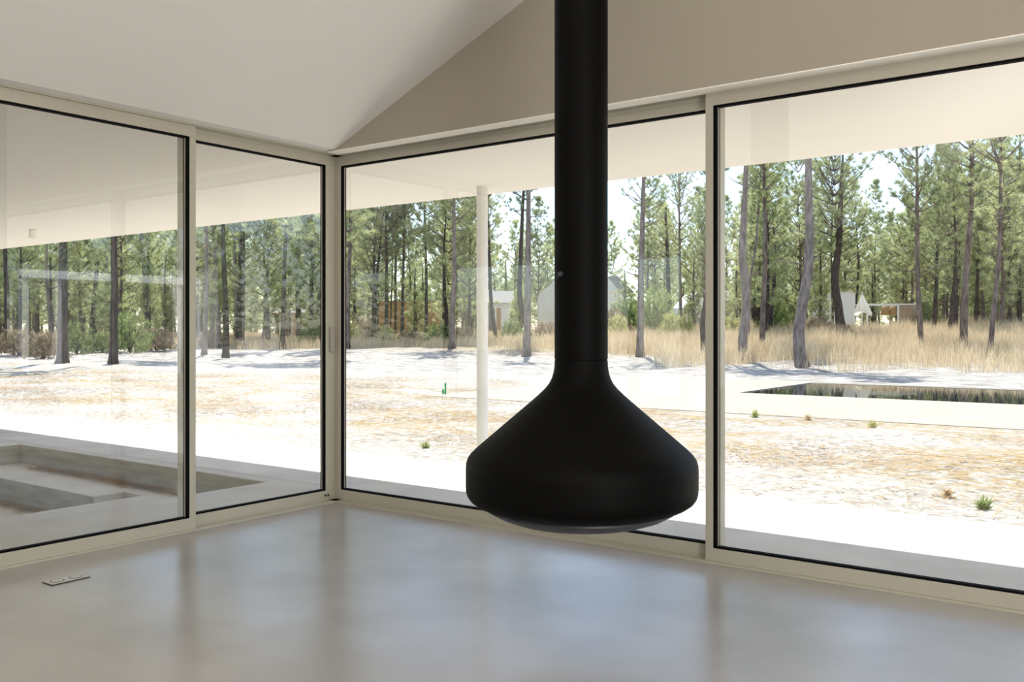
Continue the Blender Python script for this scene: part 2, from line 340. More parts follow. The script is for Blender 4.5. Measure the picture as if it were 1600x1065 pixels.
sp = empty('ceiling_spotlight', (-6.9, 1.24, 2.37)); tag(sp, 'small cream cylinder spotlight fixed under the porch roof at the far left', 'spotlight')
MB().lathe([(.035, .012), (.047, 0), (.049, .002), (.049, .095), (.0, .1)], 28).build('housing', M['soffit'], sp, True)
MB().lathe([(0, .014), (.036, .014), (.036, .018), (0, .018)], 20).build('lens', M['steel'], sp)
# ------------------------------------------------------------------ hanging fireplace
FX, FY, _ = pd(908, 700, 3.92)
fp = empty('hanging_fireplace', (FX, FY, .375)); tag(fp, 'matt black hanging fireplace with a wide conical hood on a ceiling flue', 'fireplace')
zf = lambda z: z-.375
hood = [(.1135, 1.072), (.1145, 1.045), (.1185, 1.02), (.126, .995), (.138, .972), (.156, .95), (.182, .925), (.21, .90), (.30, .823), (.362, .770), (.43, .712), (.455, .69), (.474, .671), (.486, .654), (.4925, .634), (.494, .612), (.494, .535), (.4925, .515), (.487, .497), (.476, .482), (.455, .467), (.43, .455), (.402, .446)]
MB().lathe([(r, zf(z)) for r, z in hood], 128).build('hood', M['black'], fp, True, sharp=.9)
MB().lathe([(.400, zf(.449)), (.402, zf(.438)), (.36, zf(.415)), (.30, zf(.394)), (.20, zf(.373)), (.10, zf(.364)), (0, zf(.361))], 128).build('ash_pan', M['dish'], fp, True, sharp=.9)
MB().lathe([(.1138, zf(1.0775)), (.1138, zf(3.72))], 96).build('flue', M['black'], fp, True, sharp=.9)
MB().lathe([(.111, zf(1.070)), (.111, zf(1.0785))], 96).build('collar_seam', M['seam'], fp, True)
kd = Vector((CU-FX, CV-FY, 0)).normalized(); kr = Vector((-kd.y, kd.x, 0))
kp = kd*.1138*.66-kr*.1138*-.75
ang = math.atan2(-kr.y, -kr.x)
def on_flue(a_deg, z, r=.115):
    a = math.atan2(kd.y, kd.x)+math.radians(a_deg); return (r*math.cos(a), r*math.sin(a), zf(z)), a
(p, a) = on_flue(-47, 1.437)
k = MB().lathe([(0, -.002), (.011, -.002), (.011, .006), (.0, .007)], 20).build('damper_knob', M['dish'], fp, True, loc=p); k.rotation_euler = (0, math.pi/2, a)
(p, a) = on_flue(-57, 1.433)
k = MB().box(-.002, .003, -.002, .002, -.014, .014).build('damper_lever', M['dish'], fp, loc=p); k.rotation_euler = (0, 0, a)
# ------------------------------------------------------------------ floor socket
so = empty('floor_socket', (.514, -2.20, 0)); tag(so, 'brushed steel floor socket plate with two round lids, set into the floor at the left', 'socket')
MB().box(-.046, .046, -.094, .094, 0, .004).build('plate_seat', M['dark'], so)
MB().box(-.044, .044, -.092, .092, .004, .007).build('cover_plate', M['steel'], so, bevel=.001)
for yy in (-.045, .045):
    MB().lathe([(.028, .0071), (.029, .0082), (.031, .0082), (.032, .0071)], 32).build('lid_ring', M['dish'], so, True, loc=(0, yy, 0))
    MB().lathe([(0, .0085), (.026, .0085), (.0275, .0072)], 32).build('lid', M['steel'], so, True, loc=(0, yy, 0))
# ------------------------------------------------------------------ pool and paving
DZ = -.06; du0, du1, dv0, dv1 = -7.1, 20., 8.78, 17.9; pu0, pu1, pv0, pv1 = -2.5, 17., 13.2, 17.75
mb = MB().box(du0, du1, dv0, pv0, -.4, DZ).box(du0, pu0, pv0, dv1, -.4, DZ).box(pu0, du1, pv1, dv1, -.4, DZ).box(pu1, du1, pv0, pv1, -.4, DZ)
for x in (3.2,): pass
tag(mb.build('pool_deck_floor', M['deck'], bevel=.004), 'beige paving round the pool', kind='structure')
mb = MB().box(pu0, pu1, pv0, pv1, -1.5, -1.4).box(pu0, pu0+.02, pv0, pv1, -1.4, DZ-.02).box(pu1-.02, pu1, pv0, pv1, -1.4, DZ-.02).box(pu0, pu1, pv0, pv0+.02, -1.4, DZ-.02).box(pu0, pu1, pv1-.02, pv1, -1.4, DZ-.02)
tag(mb.build('pool_basin_wall', M['tile']), 'dark tiled pool basin', kind='structure')
tag(MB().add([(pu0+.02, pv0+.02, -.075), (pu1-.02, pv0+.02, -.075), (pu1-.02, pv1-.02, -.075), (pu0+.02, pv1-.02, -.075)], [(0, 1, 2, 3)]).build('pool_water', M['water']), 'dark still pool water mirroring the trees', kind='structure')
# ------------------------------------------------------------------ terrain
us = np.concatenate([np.arange(-170, -40, 3.), np.arange(-40, 25, .5), np.arange(25, 130, 3.)])
vs_ = np.concatenate([np.arange(-40, 0, 2.), np.arange(0, 50, .4), np.arange(50, 190, 2.5)])
gv = [(u, v, ground(u, v)) for v in vs_ for u in us]; nu = len(us)
gf = []
for j in range(len(vs_)-1):
    for i in range(nu-1):
        u0, u1, v0, v1 = us[i], us[i+1], vs_[j], vs_[j+1]
        if u0 > -17.8 and u1 < 11.8 and v0 > -9.4 and v1 < 2.0: continue
        if u0 > du0+.2 and u1 < du1 and v0 > dv0+.2 and v1 < dv1-.2: continue
        gf.append((j*nu+i, j*nu+i+1, (j+1)*nu+i+1, (j+1)*nu+i))
me = np_mesh('ground', np.array(gv), np.array(gf), sand_mat()); me.polygons.foreach_set('use_smooth', [True]*len(me.polygons))
go = bpy.data.objects.new('ground', me); C.objects.link(go); tag(go, 'pale sandy ground strewn with dry pine needles', kind='structure')
# ------------------------------------------------------------------ foliage meshes
def norm(a): return a/np.maximum(np.linalg.norm(a, axis=-1, keepdims=True), 1e-9)
def sprays(P, Dr, per, ln, width, spread=(12, 75)):
    """needles round each twig point P heading Dr -> (verts, tris)"""
    n = len(P); Q = np.repeat(P, per, 0); d = np.repeat(norm(Dr), per, 0); N = n*per
    r = norm(rng.normal(size=(N, 3))); per_ = norm(np.cross(d, r)); a = np.radians(rng.uniform(*spread, N))[:, None]
    nd = d*np.cos(a)+per_*np.sin(a); L = rng.uniform(ln[0], ln[1], N)[:, None]
    Q = Q-d*rng.uniform(0, .12, N)[:, None]
    side = norm(np.cross(nd, norm(rng.normal(size=(N, 3)))))*width/2
    tip = Q+nd*L; tip[:, 2] -= .02*L[:, 0]
    V = np.stack([Q-side, Q+side, tip], 1).reshape(-1, 3); Fc = np.arange(N*3).reshape(-1, 3); return V, Fc
def crown_mesh(name, hc, rad, levels, per_level, tufts, needle_mat, bark, seed, shape=.55, per=20, width=.016, ln=(.16, .30), droop=0.):
    rr = random.Random(seed); mb_ = MB(); P = []; Dd = []
    for i in range(levels):
        t = (i+.5)/levels; z = hc*t+rr.uniform(-.15, .15)
        prof = (min(1, .45+t/shape*.55) if t < shape else max(.12, ((1-t)/(1-shape))**.75))
        a0 = rr.uniform(0, 6.28)
        for k in range(per_level):
            if rr.random() < .14: continue
            L = rad*prof*rr.uniform(.55, 1.15); a = a0+6.283*k/per_level+rr.uniform(-.4, .4); el = math.radians(rr.uniform(5, 28)+32*t)
            pts = []; p = Vector((0, 0, z)); d = Vector((math.cos(a)*math.cos(el), math.sin(a)*math.cos(el), math.sin(el)))
            ns = 5
            for q in range(ns+1):
                pts.append(p.copy()); d = (d+Vector((rr.uniform(-.13, .13), rr.uniform(-.13, .13), .11-droop+rr.uniform(-.08, .08)))).normalized(); p = p+d*L/ns
            r0 = .012+.012*L
            mb_.tube(pts, [r0*(1-.75*q/ns) for q in range(ns+1)], 3)
            nt = max(3, int(tufts*L/rad))
            for q in range(nt):
                f = .32+.68*(q+rr.random())/nt; x = f*ns; i0 = min(ns-1, int(x)); pt = pts[i0].lerp(pts[i0+1], x-i0)
                sd = Vector((rr.gauss(0, 1), rr.gauss(0, 1), rr.gauss(.25, .6))).normalized(); ax = (pts[i0+1]-pts[i0]).normalized()
                td = (ax*.8+sd).normalized(); ll = rr.uniform(.08, .5)*min(1, L)*(1.1-.5*f)
                if rr.random() < .3: mb_.tube([pt, pt+td*ll], [.008, .004], 3)
                P.append(pt+td*ll); Dd.append((td+Vector((0, 0, .35))).normalized())
    for q in range(6): P.append(Vector((rr.uniform(-.1, .1), rr.uniform(-.1, .1), hc-rr.uniform(-.15, .5)))); Dd.append(Vector((rr.uniform(-.3, .3), rr.uniform(-.3, .3), 1)))
    P = np.array([tuple(p) for p in P]); Dd = np.array([tuple(p) for p in Dd])
    V, Fc = sprays(P, Dd, per, ln, width)
    wv = np.array(mb_.v); wf = [f for f in mb_.f]
    tri = []
    for f in wf:
        for j in range(1, len(f)-1): tri.append((f[0], f[j], f[j+1]))
    tri = np.array(tri)+len(V)
    return np_mesh(name, np.vstack([V, wv]), np.vstack([Fc, tri]), [needle_mat, bark], np.concatenate([np.zeros(len(Fc)), np.ones(len(tri))]))
CR = [crown_mesh('pine_crown', 7.5, 2.3, 15, 5, 12, M['needles'], M['bark'], 11, .45, 34),
      crown_mesh('pine_crown', 6.5, 1.9, 13, 5, 12, M['needles'], M['bark'], 12, .5, 34),
      crown_mesh('pine_crown', 8.5, 2.6, 16, 5, 12, M['needles'], M['bark_grey'], 13, .35, 34),
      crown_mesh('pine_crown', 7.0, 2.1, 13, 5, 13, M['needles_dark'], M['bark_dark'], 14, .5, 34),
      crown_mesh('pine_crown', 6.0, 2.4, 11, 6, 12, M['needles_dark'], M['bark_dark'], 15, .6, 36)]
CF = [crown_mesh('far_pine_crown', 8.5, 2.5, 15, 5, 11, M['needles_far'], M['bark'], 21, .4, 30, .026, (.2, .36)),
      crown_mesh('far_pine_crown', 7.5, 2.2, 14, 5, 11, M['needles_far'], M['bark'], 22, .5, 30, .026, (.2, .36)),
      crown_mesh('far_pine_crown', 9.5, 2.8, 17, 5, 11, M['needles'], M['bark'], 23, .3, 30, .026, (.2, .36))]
CY = [crown_mesh('young_pine_crown', 4.2, 1.5, 11, 5, 11, M['needles_far'], M['bark'], 31, .22, 22, .024, (.18, .32)),
      crown_mesh('young_pine_crown', 3.4, 1.4, 9, 6, 11, M['needles'], M['bark'], 32, .25, 22, .024, (.18, .32))]
CT = crown_mesh('pine_crown', 4.0, 2.0, 8, 4, 7, M['needles'], M['bark_grey'], 41, .5, 20)
# ------------------------------------------------------------------ the pines one can tell apart
NP = [0]
def pine(px, base, path, width, label, crown=0, c0=5.5, cs=1.1, bark='bark', depth=None, top=13., group=None, boughs=0, taper=.6, flare=1.35):
    """path: photo pixels of the trunk from base upward; solved to a standing trunk at one depth"""
    if depth is None:
        P0 = pg(*base); d = math.hypot(0, 0)+((P0[0]-CU)*-s+(P0[1]-CV)*c)
    else:
        d = depth; u, v, _ = pd(base[0], 520, d); P0 = (u, v, ground(u, v))
    root = empty('pine_tree', (P0[0], P0[1], P0[2]-.03)); tag(root, label, 'tree', group)
    pts = [Vector((0, 0, 0))]
    for x, y in path:
        q = Vector(pd(x, y, d))-Vector(P0)
        if q.z > pts[-1].z+.05: pts.append(q)
    r0 = width*d/F/2
    lean = (pts[-1]-pts[max(0, len(pts)-2)]); lean = lean/max(lean.z, .1)
    top = max(top, pts[-1].z+2.2)
    zl = pts[-1].z
    while pts[-1].z < top-.3:
        st = min(1.5, top-pts[-1].z); lean *= .6
        pts.append(pts[-1]+Vector((lean.x*st+random.uniform(-.06, .06), lean.y*st+random.uniform(-.06, .06), st)))
    fine = []
    for i in range(len(pts)-1):              # Catmull-Rom
        p0, p1, p2, p3 = pts[max(i-1, 0)], pts[i], pts[i+1], pts[min(i+2, len(pts)-1)]
        for k in range(4):
            t = k/4; fine.append(.5*((2*p1)+(p2-p0)*t+(2*p0-5*p1+4*p2-p3)*t*t+(3*p1-p0-3*p2+p3)*t**3))
    fine.append(pts[-1])
    rad = [r0*((1-taper*min(1, p.z/9)) if p.z < 9 else max(.08, (1-taper)*(1-(p.z-9)/max(1, top-8.5))))*(1+(flare-1)*math.exp(-p.z/.22)) for p in fine]
    MB().tube(fine, rad, 10, .10).build('trunk', M[bark], root, True, sharp=0)
    def at(z):
        for a, b in zip(fine, fine[1:]):
            if a.z <= z <= b.z: return a.lerp(b, (z-a.z)/max(1e-6, b.z-a.z))
        return fine[-1]
    me = crown if not isinstance(crown, int) else CR[crown]
    if crown != -1:
        o = bpy.data.objects.new('crown', me); C.objects.link(o); o.parent = root
        hc = max(v.co.z for v in me.vertices[:200]) if False else {id(CR[0]): 7.5, id(CR[1]): 6.5, id(CR[2]): 8.5, id(CR[3]): 7.0, id(CR[4]): 6.0, id(CT): 4.}.get(id(me), 8.)
        sz = (top-c0)/hc
        a, b = at(c0), at(top); k = (b-a)/(top-c0)
        o.location = a; o.rotation_euler = (-k.y*.9, k.x*.9, random.uniform(0, 6.28)); o.scale = (cs, cs, sz)
    for q in range(boughs):
        z = random.uniform(max(2.4, c0*.5), c0+2.); a = at(z); w = random.uniform(0, 6.28); L = random.uniform(.7, 1.7); p = a.copy(); dd = Vector((math.cos(w), math.sin(w), random.uniform(-.1, .5))); bp = []
        for k in range(5): bp.append(p.copy()); dd = (dd+Vector((random.uniform(-.2, .2), random.uniform(-.2, .2), .1))).normalized(); p = p+dd*L/4
        MB().tube(bp, [.024, .02, .015, .010, .004], 5).build('bough', M[bark], root, True, sharp=0)
    NP[0] += 1
    return root
# left windows
pine(0, (98, 567), [(98, 520), (98, 450), (99, 375)], 17, 'thick straight dark pine, largest trunk near the left edge', 3, 6., 1.15, 'bark_dark', boughs=3)
pine(0, (177, 568), [(178, 510), (179, 440), (178, 372)], 13, 'straight dark pine standing right of the thickest trunk at the left', 3, 5.8, 1., 'bark_dark', boughs=3)
pine(0, (231, 543), [(230, 480), (226, 425), (222, 374)], 10, 'slim pine with a flared foot in front of the bright bush, left window', 1, 5.5, 1., 'bark_dark', boughs=3)
pine(0, (142, 543), [(146, 480), (150, 440), (154, 378)], 9, 'slim pine leaning to the right between the two dark trunks at the left', 3, 6, 1., 'bark_dark', boughs=2)
pine(0, (55, 536), [(54, 480), (52, 440), (49, 380)], 6, 'thin wavering pine second from the left edge', 1, 5.6, .9, 'bark')
pine(0, (80, 520), [(76, 470), (72, 430), (73, 388)], 6, 'thin curved pine just left of the thickest dark trunk', 1, 5.8, .9, 'bark', depth=52)
pine(0, (12, 552), [(11, 500), (10, 440), (8, 390)], 9, 'pine trunk nearest the left edge of the view', 4, 5, 1.1, 'bark_dark')
pine(0, (319, 554), [(321, 500), (323, 420), (322, 354)], 8, 'slim straight pine just right of the left window mullion', 3, 6., 1., 'bark_grey', boughs=2)
pine(0, (353, 558), [(353, 500), (351, 440), (348, 354)], 10, 'front pine of a close pair left of the thick twin trunk', 1, 6.2, 1., 'bark_dark', boughs=2)
pine(0, (342, 545), [(340, 480), (336, 410), (333, 366)], 8, 'rear grey pine of a close pair, bending to the left', 3, 6.2, 1., 'bark_grey')
pine(0, (374, 543), [(376, 480), (378, 420), (379, 350)], 15, 'thick dark pine in the second window, twin of the trunk touching it', 3, 6.6, 1.2, 'bark_dark', boughs=3)
pine(0, (369, 541), [(370, 480), (368, 430), (366, 358)], 8, 'grey trunk touching the left side of the thick dark pine', 1, 6.6, 1., 'bark_grey')
pine(0, (412, 512), [(415, 480), (413, 430), (413, 350)], 7, 'slim pine standing alone between the thick dark pine and the white hut', 2, 6., 1., 'bark_dark', depth=62)
pine(0, (441, 546), [(443, 480), (444, 430), (447, 350)], 8, 'slim dark pine in front of the white hut', 1, 5.8, 1., 'bark_dark', boughs=2)
pine(0, (468, 540), [(466, 480), (465, 430), (465, 360)], 10, 'pine with a bent foot at the right of the white hut', 4, 5.2, 1.2, 'bark_dark', boughs=2)
pine(0, (451, 516), [(452, 470), (453, 420), (454, 350)], 6, 'thin dark pine directly behind the white hut posts', 2, 6.5, 1., 'bark_dark', depth=66)
pine(0, (500, 510), [(501, 470), (502, 430), (503, 350)], 6, 'thin dark pine beside the corner frame with the pull handle', 3, 4.6, 1.2, 'bark_dark', depth=60)
pine(0, (521, 548), [(521, 480), (521, 420), (521, 330)], 9, 'pine mostly hidden by the corner frame, only its broad crown showing', 0, 4.6, 1.7, 'bark_dark', depth=40)
# middle window
pine(0, (542, 516), [(543, 470), (546, 400), (548, 334)], 9, 'dark pine at the left edge of the wide middle window', 3, 5.4, 1.2, 'bark', depth=50, boughs=4)
pine(0, (585, 518), [(587, 460), (592, 400), (598, 340)], 6, 'thin pine leaning right, left of the brown timber house', 3, 5, 1.2, 'bark_dark', depth=57, boughs=3)
pine(0, (603, 518), [(604, 470), (604, 420), (603, 350)], 7, 'dark pine before the left end of the brown timber house', 0, 5.2, 1.1, 'bark_dark', depth=56)
pine(0, (609, 516), [(611, 480), (613, 420), (614, 360)], 3, 'very thin pine before the brown timber house', 1, 5.6, .8, 'bark_dark', depth=62)
pine(0, (617, 518), [(618, 480), (618, 420), (621, 350)], 5, 'slim upright pine before the middle of the brown timber house', 1, 5.8, .9, 'bark_dark', depth=60)
pine(0, (628, 518), [(629, 470), (630, 420), (632, 350)], 6, 'dark pine with low branches before the brown timber house', 3, 5., 1.1, 'bark_dark', depth=56, boughs=3)
pine(0, (666, 521), [(666, 470), (666, 420), (664, 360)], 6, 'straight dark pine before the right end of the brown timber house', 0, 5.6, 1.2, 'bark_dark', depth=56, boughs=2)
pine(0, (706, 526), [(707, 480), (710, 434), (709, 310)], 10, 'pale forked pine left of the white porch column', 2, 6., 1.15, 'bark_grey', depth=48, boughs=5)
pine(0, (776, 537), [(771, 500), (767, 466), (764, 380)], 7, 'dark pine leaning left beside the white porch column', 1, 5.4, 1., 'bark_dark', boughs=3)
pine(0, (823, 556), [(824, 500), (825, 434), (826, 295)], 13, 'tall straight grey pine left of the fireplace flue', 0, 8., .85, 'bark_grey', boughs=4)
pine(0, (832, 540), [(820, 500), (812, 460), (814, 391), (817, 316)], 10, 'darker pine crossing behind the tall grey pine left of the flue', 3, 7, 1., 'bark_dark', boughs=2)
# right windows
pine(0, (1000, 557), [(1001, 480), (1002, 407), (1006, 274)], 12, 'tall straight pine with bare spreading branches right of the flue', CT, 6.2, 1.25, 'bark_grey', boughs=14, top=10.5)
pine(0, (1063, 516), [(1063, 470), (1062, 400), (1061, 300)], 6, 'slim reddish pine left of the right window mullion', 2, 5.0, .95, 'bark', depth=58, boughs=3)
pine(0, (1047, 512), [(1046, 480), (1044, 440), (1043, 400)], 9, 'short trunked pine with a charred foot', 0, 3.8, .8, 'bark_dark', depth=64, top=9)
pine(0, (1101, 556), [(1098, 520), (1099, 490), (1108, 440), (1112, 380)], 9, 'bowed dark pine half hidden by the right window mullion', 3, 6.8, .9, 'bark_dark', boughs=2)
pine(0, (1163, 565), [(1160, 530), (1166, 489), (1165, 448), (1160, 398), (1162, 345), (1166, 250)], 15, 'grey S-curved pine left of the pool, nearest the right window mullion', 0, 7.4, 1.1, 'bark_grey', boughs=5)
pine(0, (1170, 520), [(1170, 470), (1173, 431), (1181, 380), (1186, 300)], 5, 'thin pale pine leaning right behind the S-curved trunk', 1, 6.4, .9, 'bark_grey', depth=46, boughs=3)
pine(0, (1192, 551), [(1191, 506), (1194, 448), (1196, 386), (1194, 300)], 9, 'slim wavy pine behind the left tip of the pool', 1, 6.2, 1.15, 'bark', boughs=4)
pine(0, (1254, 573), [(1248, 535), (1250, 497), (1258, 452), (1265, 394), (1264, 336), (1263, 260)], 19, 'stout curved grey pine at the pool edge, its foot swept to the right', 1, 6.9, 1.2, 'bark_grey', boughs=6)
pine(0, (1317, 521), [(1309, 475), (1304, 431), (1310, 390), (1313, 330)], 15, 'dark bowed pine with a full dark crown beside the white building', 4, 4.2, 1.5, 'bark_dark', depth=52, top=11, boughs=4)
pine(0, (1301, 516), [(1301, 480), (1300, 440), (1299, 390)], 4, 'thin trunk touching the left side of the dark bowed pine', 1, 5, .8, 'bark_dark', depth=60)
pine(0, (1181, 516), [(1179, 470), (1177, 430), (1176, 380)], 6, 'dark pine far back between the S-curved and wavy trunks', 3, 4.4, .9, 'bark_dark', depth=62, top=10)
pine(0, (1441, 547), [(1436, 480), (1433, 400), (1433, 260)], 9, 'slender straight pine right of the timber pergola', 1, 5.0, 1.2, 'bark', boughs=5)
pine(0, (1506, 547), [(1507, 471), (1512, 391), (1517, 335), (1519, 250)], 12, 'brown pine leaning slightly right, thickest in the right half of the right window', 0, 5.2, 1.2, 'bark', boughs=6)
pine(0, (1547, 557), [(1552, 490), (1558, 430), (1562, 368)], 8, 'slender pine leaning right near the right edge', 2, 5., 1.1, 'bark', boughs=4)
pine(0, (1459, 522), [(1461, 480), (1463, 443), (1464, 400)], 7, 'dark pine with a whorl of dead branches right of the pergola', 1, 4.8, .8, 'bark_dark', depth=55, boughs=4, top=10)
pine(0, (1478, 518), [(1480, 480), (1482, 400)], 3, 'very thin dark pine between the two brown trunks at the right', 1, 5, .7, 'bark_dark', depth=60)
pine(0, (1525, 518), [(1526, 480), (1527, 443)], 6, 'dark pine far back between the two leaning trunks at the right', 3, 4.4, .9, 'bark_dark', depth=60, top=10)
pine(0, (1594, 520), [(1594, 480), (1594, 400)], 6, 'dark pine at the right edge of the view', 3, 4.4, 1., 'bark_dark', depth=58)
# ------------------------------------------------------------------ the wood behind
def trunk_mesh(seed, hgt, bend):
    rr = random.Random(seed); pts = [Vector((0, 0, 0))]
    a = rr.uniform(0, 6.28)
    for i in range(1, 9): pts.append(Vector((math.cos(a)*bend*math.sin(i/8*2.6)+rr.uniform(-.04, .04), math.sin(a)*bend*math.sin(i/8*2.6)+rr.uniform(-.04, .04), hgt*i/8)))
    return MB().tube(pts, [.15*(1-.8*i/8)*(1.3 if i == 0 else 1) for i in range(9)], 7, .08).mesh('far_trunk', M['bark'] if seed % 2 else M['bark_dark'], True)
TM = [trunk_mesh(i, 13, b) for i, b in enumerate((.1, .35, .5, .2))]
def far_tree(name, u, v, me, tm, crown_z, sc, scz, label, group, cat='tree'):
    r = empty(name, (u, v, ground(u, v)-.05), random.uniform(0, 6.28)); tag(r, label, cat, group)
    t = bpy.data.objects.new('trunk', tm); C.objects.link(t); t.parent = r
    o = bpy.data.objects.new('crown', me); C.objects.link(o); o.parent = r; o.location = (0, 0, crown_z); o.scale = (sc, sc, scz); o.rotation_euler = (0, 0, random.uniform(0, 6.28))
    t.scale = (1, 1, (crown_z+5*scz)/13)
    return r
HOUSES = [(428, 480, 72), (588, 690, 66), (760, 832, 70), (840, 990, 66), (1050, 1155, 66), (1275, 1340, 62), (1340, 1440, 62)]
spots = []
def place(n, d0, d1, mind, tries, ok):
    out = []
    for _ in range(tries):
        if len(out) >= n: break
        px = random.uniform(-60, 1660); d = d0+(d1-d0)*random.random()**.8
        if not ok(px, d): continue
        u, v, _ = pd(px, 520, d)
        if any((u-a)**2+(v-b)**2 < mind**2 for a, b in spots): continue
        spots.append((u, v)); out.append((px, d, u, v))
    return out
def free(px, d):
    if 925 < px < 1000 and d < 105: return False
    for a, b, hd in HOUSES:
        if a-25 < px < b+25 and hd-3 < d < hd+9: return False
        if a-4 < px < b+4 and d < hd+9 and random.random() < .8: return False
    return True
i = 0
for px, d, u, v in place(84, 50, 80, 2.0, 4000, free):
    far_tree('pine_tree', u, v, CF[i % 3], TM[i % 4], random.uniform(.7, 3.0), random.uniform(1.0, 1.5), random.uniform(1.05, 1.4), 'slender pine in the dense stand behind the dry grass', 'slender pines in the stand behind the dry grass'); i += 1
for px, d, u, v in place(84, 82, 130, 2.8, 4000, free):
    far_tree('pine_tree', u, v, CF[i % 3], TM[i % 4], random.uniform(.4, 2.6), random.uniform(1.2, 1.7), random.uniform(1., 1.5), 'distant pine closing off the back of the wood', 'distant pines at the back of the wood'); i += 1
for px, d in ((553, 68), (574, 76), (562, 92), (541, 80), (590, 84), (842, 84), (860, 96), (806, 88), (1368, 86), (1392, 94), (1412, 82), (1092, 86), (1135, 84), (1218, 80)):
    u, v, _ = pd(px, 520, d); spots.append((u, v))
    far_tree('pine_tree', u, v, CF[i % 3], TM[i % 4], random.uniform(.8, 2.2), 1.35, 1.25, 'slender pine in the dense stand behind the dry grass', 'slender pines in the stand behind the dry grass'); i += 1
def freey(px, d):
    for a, b, hd in HOUSES:
        if a-30 < px < b+30 and d < hd+10: return False
    return not (930 < px < 985)
for px, d, u, v in place(80, 54, 105, 1.7, 4000, freey):
    far_tree('young_pine', u, v, CY[i % 2], TM[0], .25, random.uniform(.8, 1.6), random.uniform(.8, 1.6), 'young bushy pine growing between the far trunks', 'young pines between the far trunks'); i += 1
for px, d, k, lab in ((813, 64, 1, 'bushy young pine right of the brown door'), (1085, 60, 1, 'young pine before the white cottage, left of the mullion'),
                      (1128, 62, 0, 'young pine before the grey side wall of the white cottage'), (1152, 64, 0, 'young pine at the right end of the white cottage'), (1284, 57, 1, 'young pine left of the white building'),
                      (650, 60, 1, 'young pine before the brown timber house'), (694, 62, 0, 'young pine at the right end of the brown timber house'), (975, 62, 0, 'young pine at the right corner of the gabled house'), (488, 68, 1, 'young pine at the right end of the white hut')):
    u, v, _ = pd(px, 520, d); far_tree('young_pine', u, v, CY[k], TM[0], .3, random.uniform(.8, 1.), random.uniform(.85, 1.15), lab, None)
# the unbroken belt of trees closing the horizon
def belt():
    Vs, Fs, Ms, off = [], [], [], 0
    def arr(me):
        V = np.empty(len(me.vertices)*3, np.float32); me.vertices.foreach_get('co', V); T = np.empty(len(me.loops), np.int32); me.loops.foreach_get('vertex_index', T); mi = np.empty(len(me.polygons), np.int32); me.polygons.foreach_get('material_index', mi)
        return V.reshape(-1, 3), T.reshape(-1, 3), mi
    src = [arr(m) for m in CF[:2]+[CY[0]]]
    for k in range(64):
        px = -120+1840*(k+random.random())/64; d = random.uniform(135, 165); u, v, _ = pd(px, 520, d); V, T, mi = src[k % 3]
        sc_ = random.uniform(1.9, 2.6); low = 930 < px < 1010; hz = (.75 if low else 1.2)*random.uniform(.9, 1.3)*(2.2 if k % 3 == 2 else 1)
        w = random.uniform(0, 6.28); X = np.stack([(V[:, 0]*math.cos(w)-V[:, 1]*math.sin(w))*sc_+u, (V[:, 0]*math.sin(w)+V[:, 1]*math.cos(w))*sc_+v, V[:, 2]*hz+ground(u, v)+.2], 1)
        Vs.append(X); Fs.append(T+off); Ms.append(mi); off += len(X)
    for k in range(46):                  # the wood carried round to the right, unseen, added to darken the mirrored sky
        u, v = 44+26*random.random(), -22+112*(k+random.random())/46; V, T, mi = src[k % 3]; sc_ = random.uniform(1.5, 2.1); hz = random.uniform(.9, 1.3)*(2.2 if k % 3 == 2 else 1)
        Vs.append(np.stack([V[:, 0]*sc_+u, V[:, 1]*sc_+v, V[:, 2]*hz+ground(u, v)], 1)); Fs.append(T+off); Ms.append(mi); off += len(V)
    for k in range(40):                  # and behind the house at the left, unseen, added to cut mirrored sky haze
        u, v = -80+26*random.random(), -75+80*(k+random.random())/40; V, T, mi = src[k % 3]; sc_ = random.uniform(1.5, 2.1); hz = random.uniform(.9, 1.3)*(2.2 if k % 3 == 2 else 1)
        Vs.append(np.stack([V[:, 0]*sc_+u, V[:, 1]*sc_+v, V[:, 2]*hz+ground(u, v)], 1)); Fs.append(T+off); Ms.append(mi); off += len(V)
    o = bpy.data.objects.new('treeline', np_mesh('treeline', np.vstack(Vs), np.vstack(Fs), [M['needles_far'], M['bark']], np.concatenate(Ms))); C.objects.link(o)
    tag(o, 'far green treeline filling the gaps between the pine trunks', 'treeline', kind='stuff')
belt()
# ------------------------------------------------------------------ shrubs
def shrub_mesh(seed, r, h, m, n=420, leaf=.10, upright=.3):
    rr = np.random.default_rng(seed); mb_ = MB()
    a = rr.uniform(0, 6.283, n); k = rr.uniform(0, 1, n)**.45; t = rr.uniform(0, 1, n)**.8
    env = np.sqrt(np.maximum(.06, 1-(t-.25)**2*1.5))
    lump = 1+.3*np.sin(3*a+seed)*np.cos(4*t+seed)
    P = np.stack([np.cos(a)*k*r*env*lump, np.sin(a)*k*r*env*lump, t*h*(.75+.25*np.sin(5*a+seed))+.05], 1)
    Dd = norm(P*np.array([1, 1, .3])+np.array([0, 0, upright+.2]))
    V, Fc = sprays(P, Dd, 9, (leaf, leaf*2.2), leaf*.32, (5, 80))
    for q in range(9):
        w = 6.283*q/9; e = Vector((math.cos(w)*r*.6, math.sin(w)*r*.6, h*.8)); mb_.tube([(0, 0, 0), tuple(e*.5+Vector((0, 0, h*.1))), tuple(e)], [.02, .014, .005], 4)
    tri = [(f[0], f[j], f[j+1]) for f in mb_.f for j in range(1, len(f)-1)]
    return np_mesh('shrub_leaves', np.vstack([V, np.array(mb_.v)]), np.vstack([Fc, np.array(tri)+len(V)]), [m, M['bark_dark']], np.concatenate([np.zeros(len(Fc)), np.ones(len(tri))]))
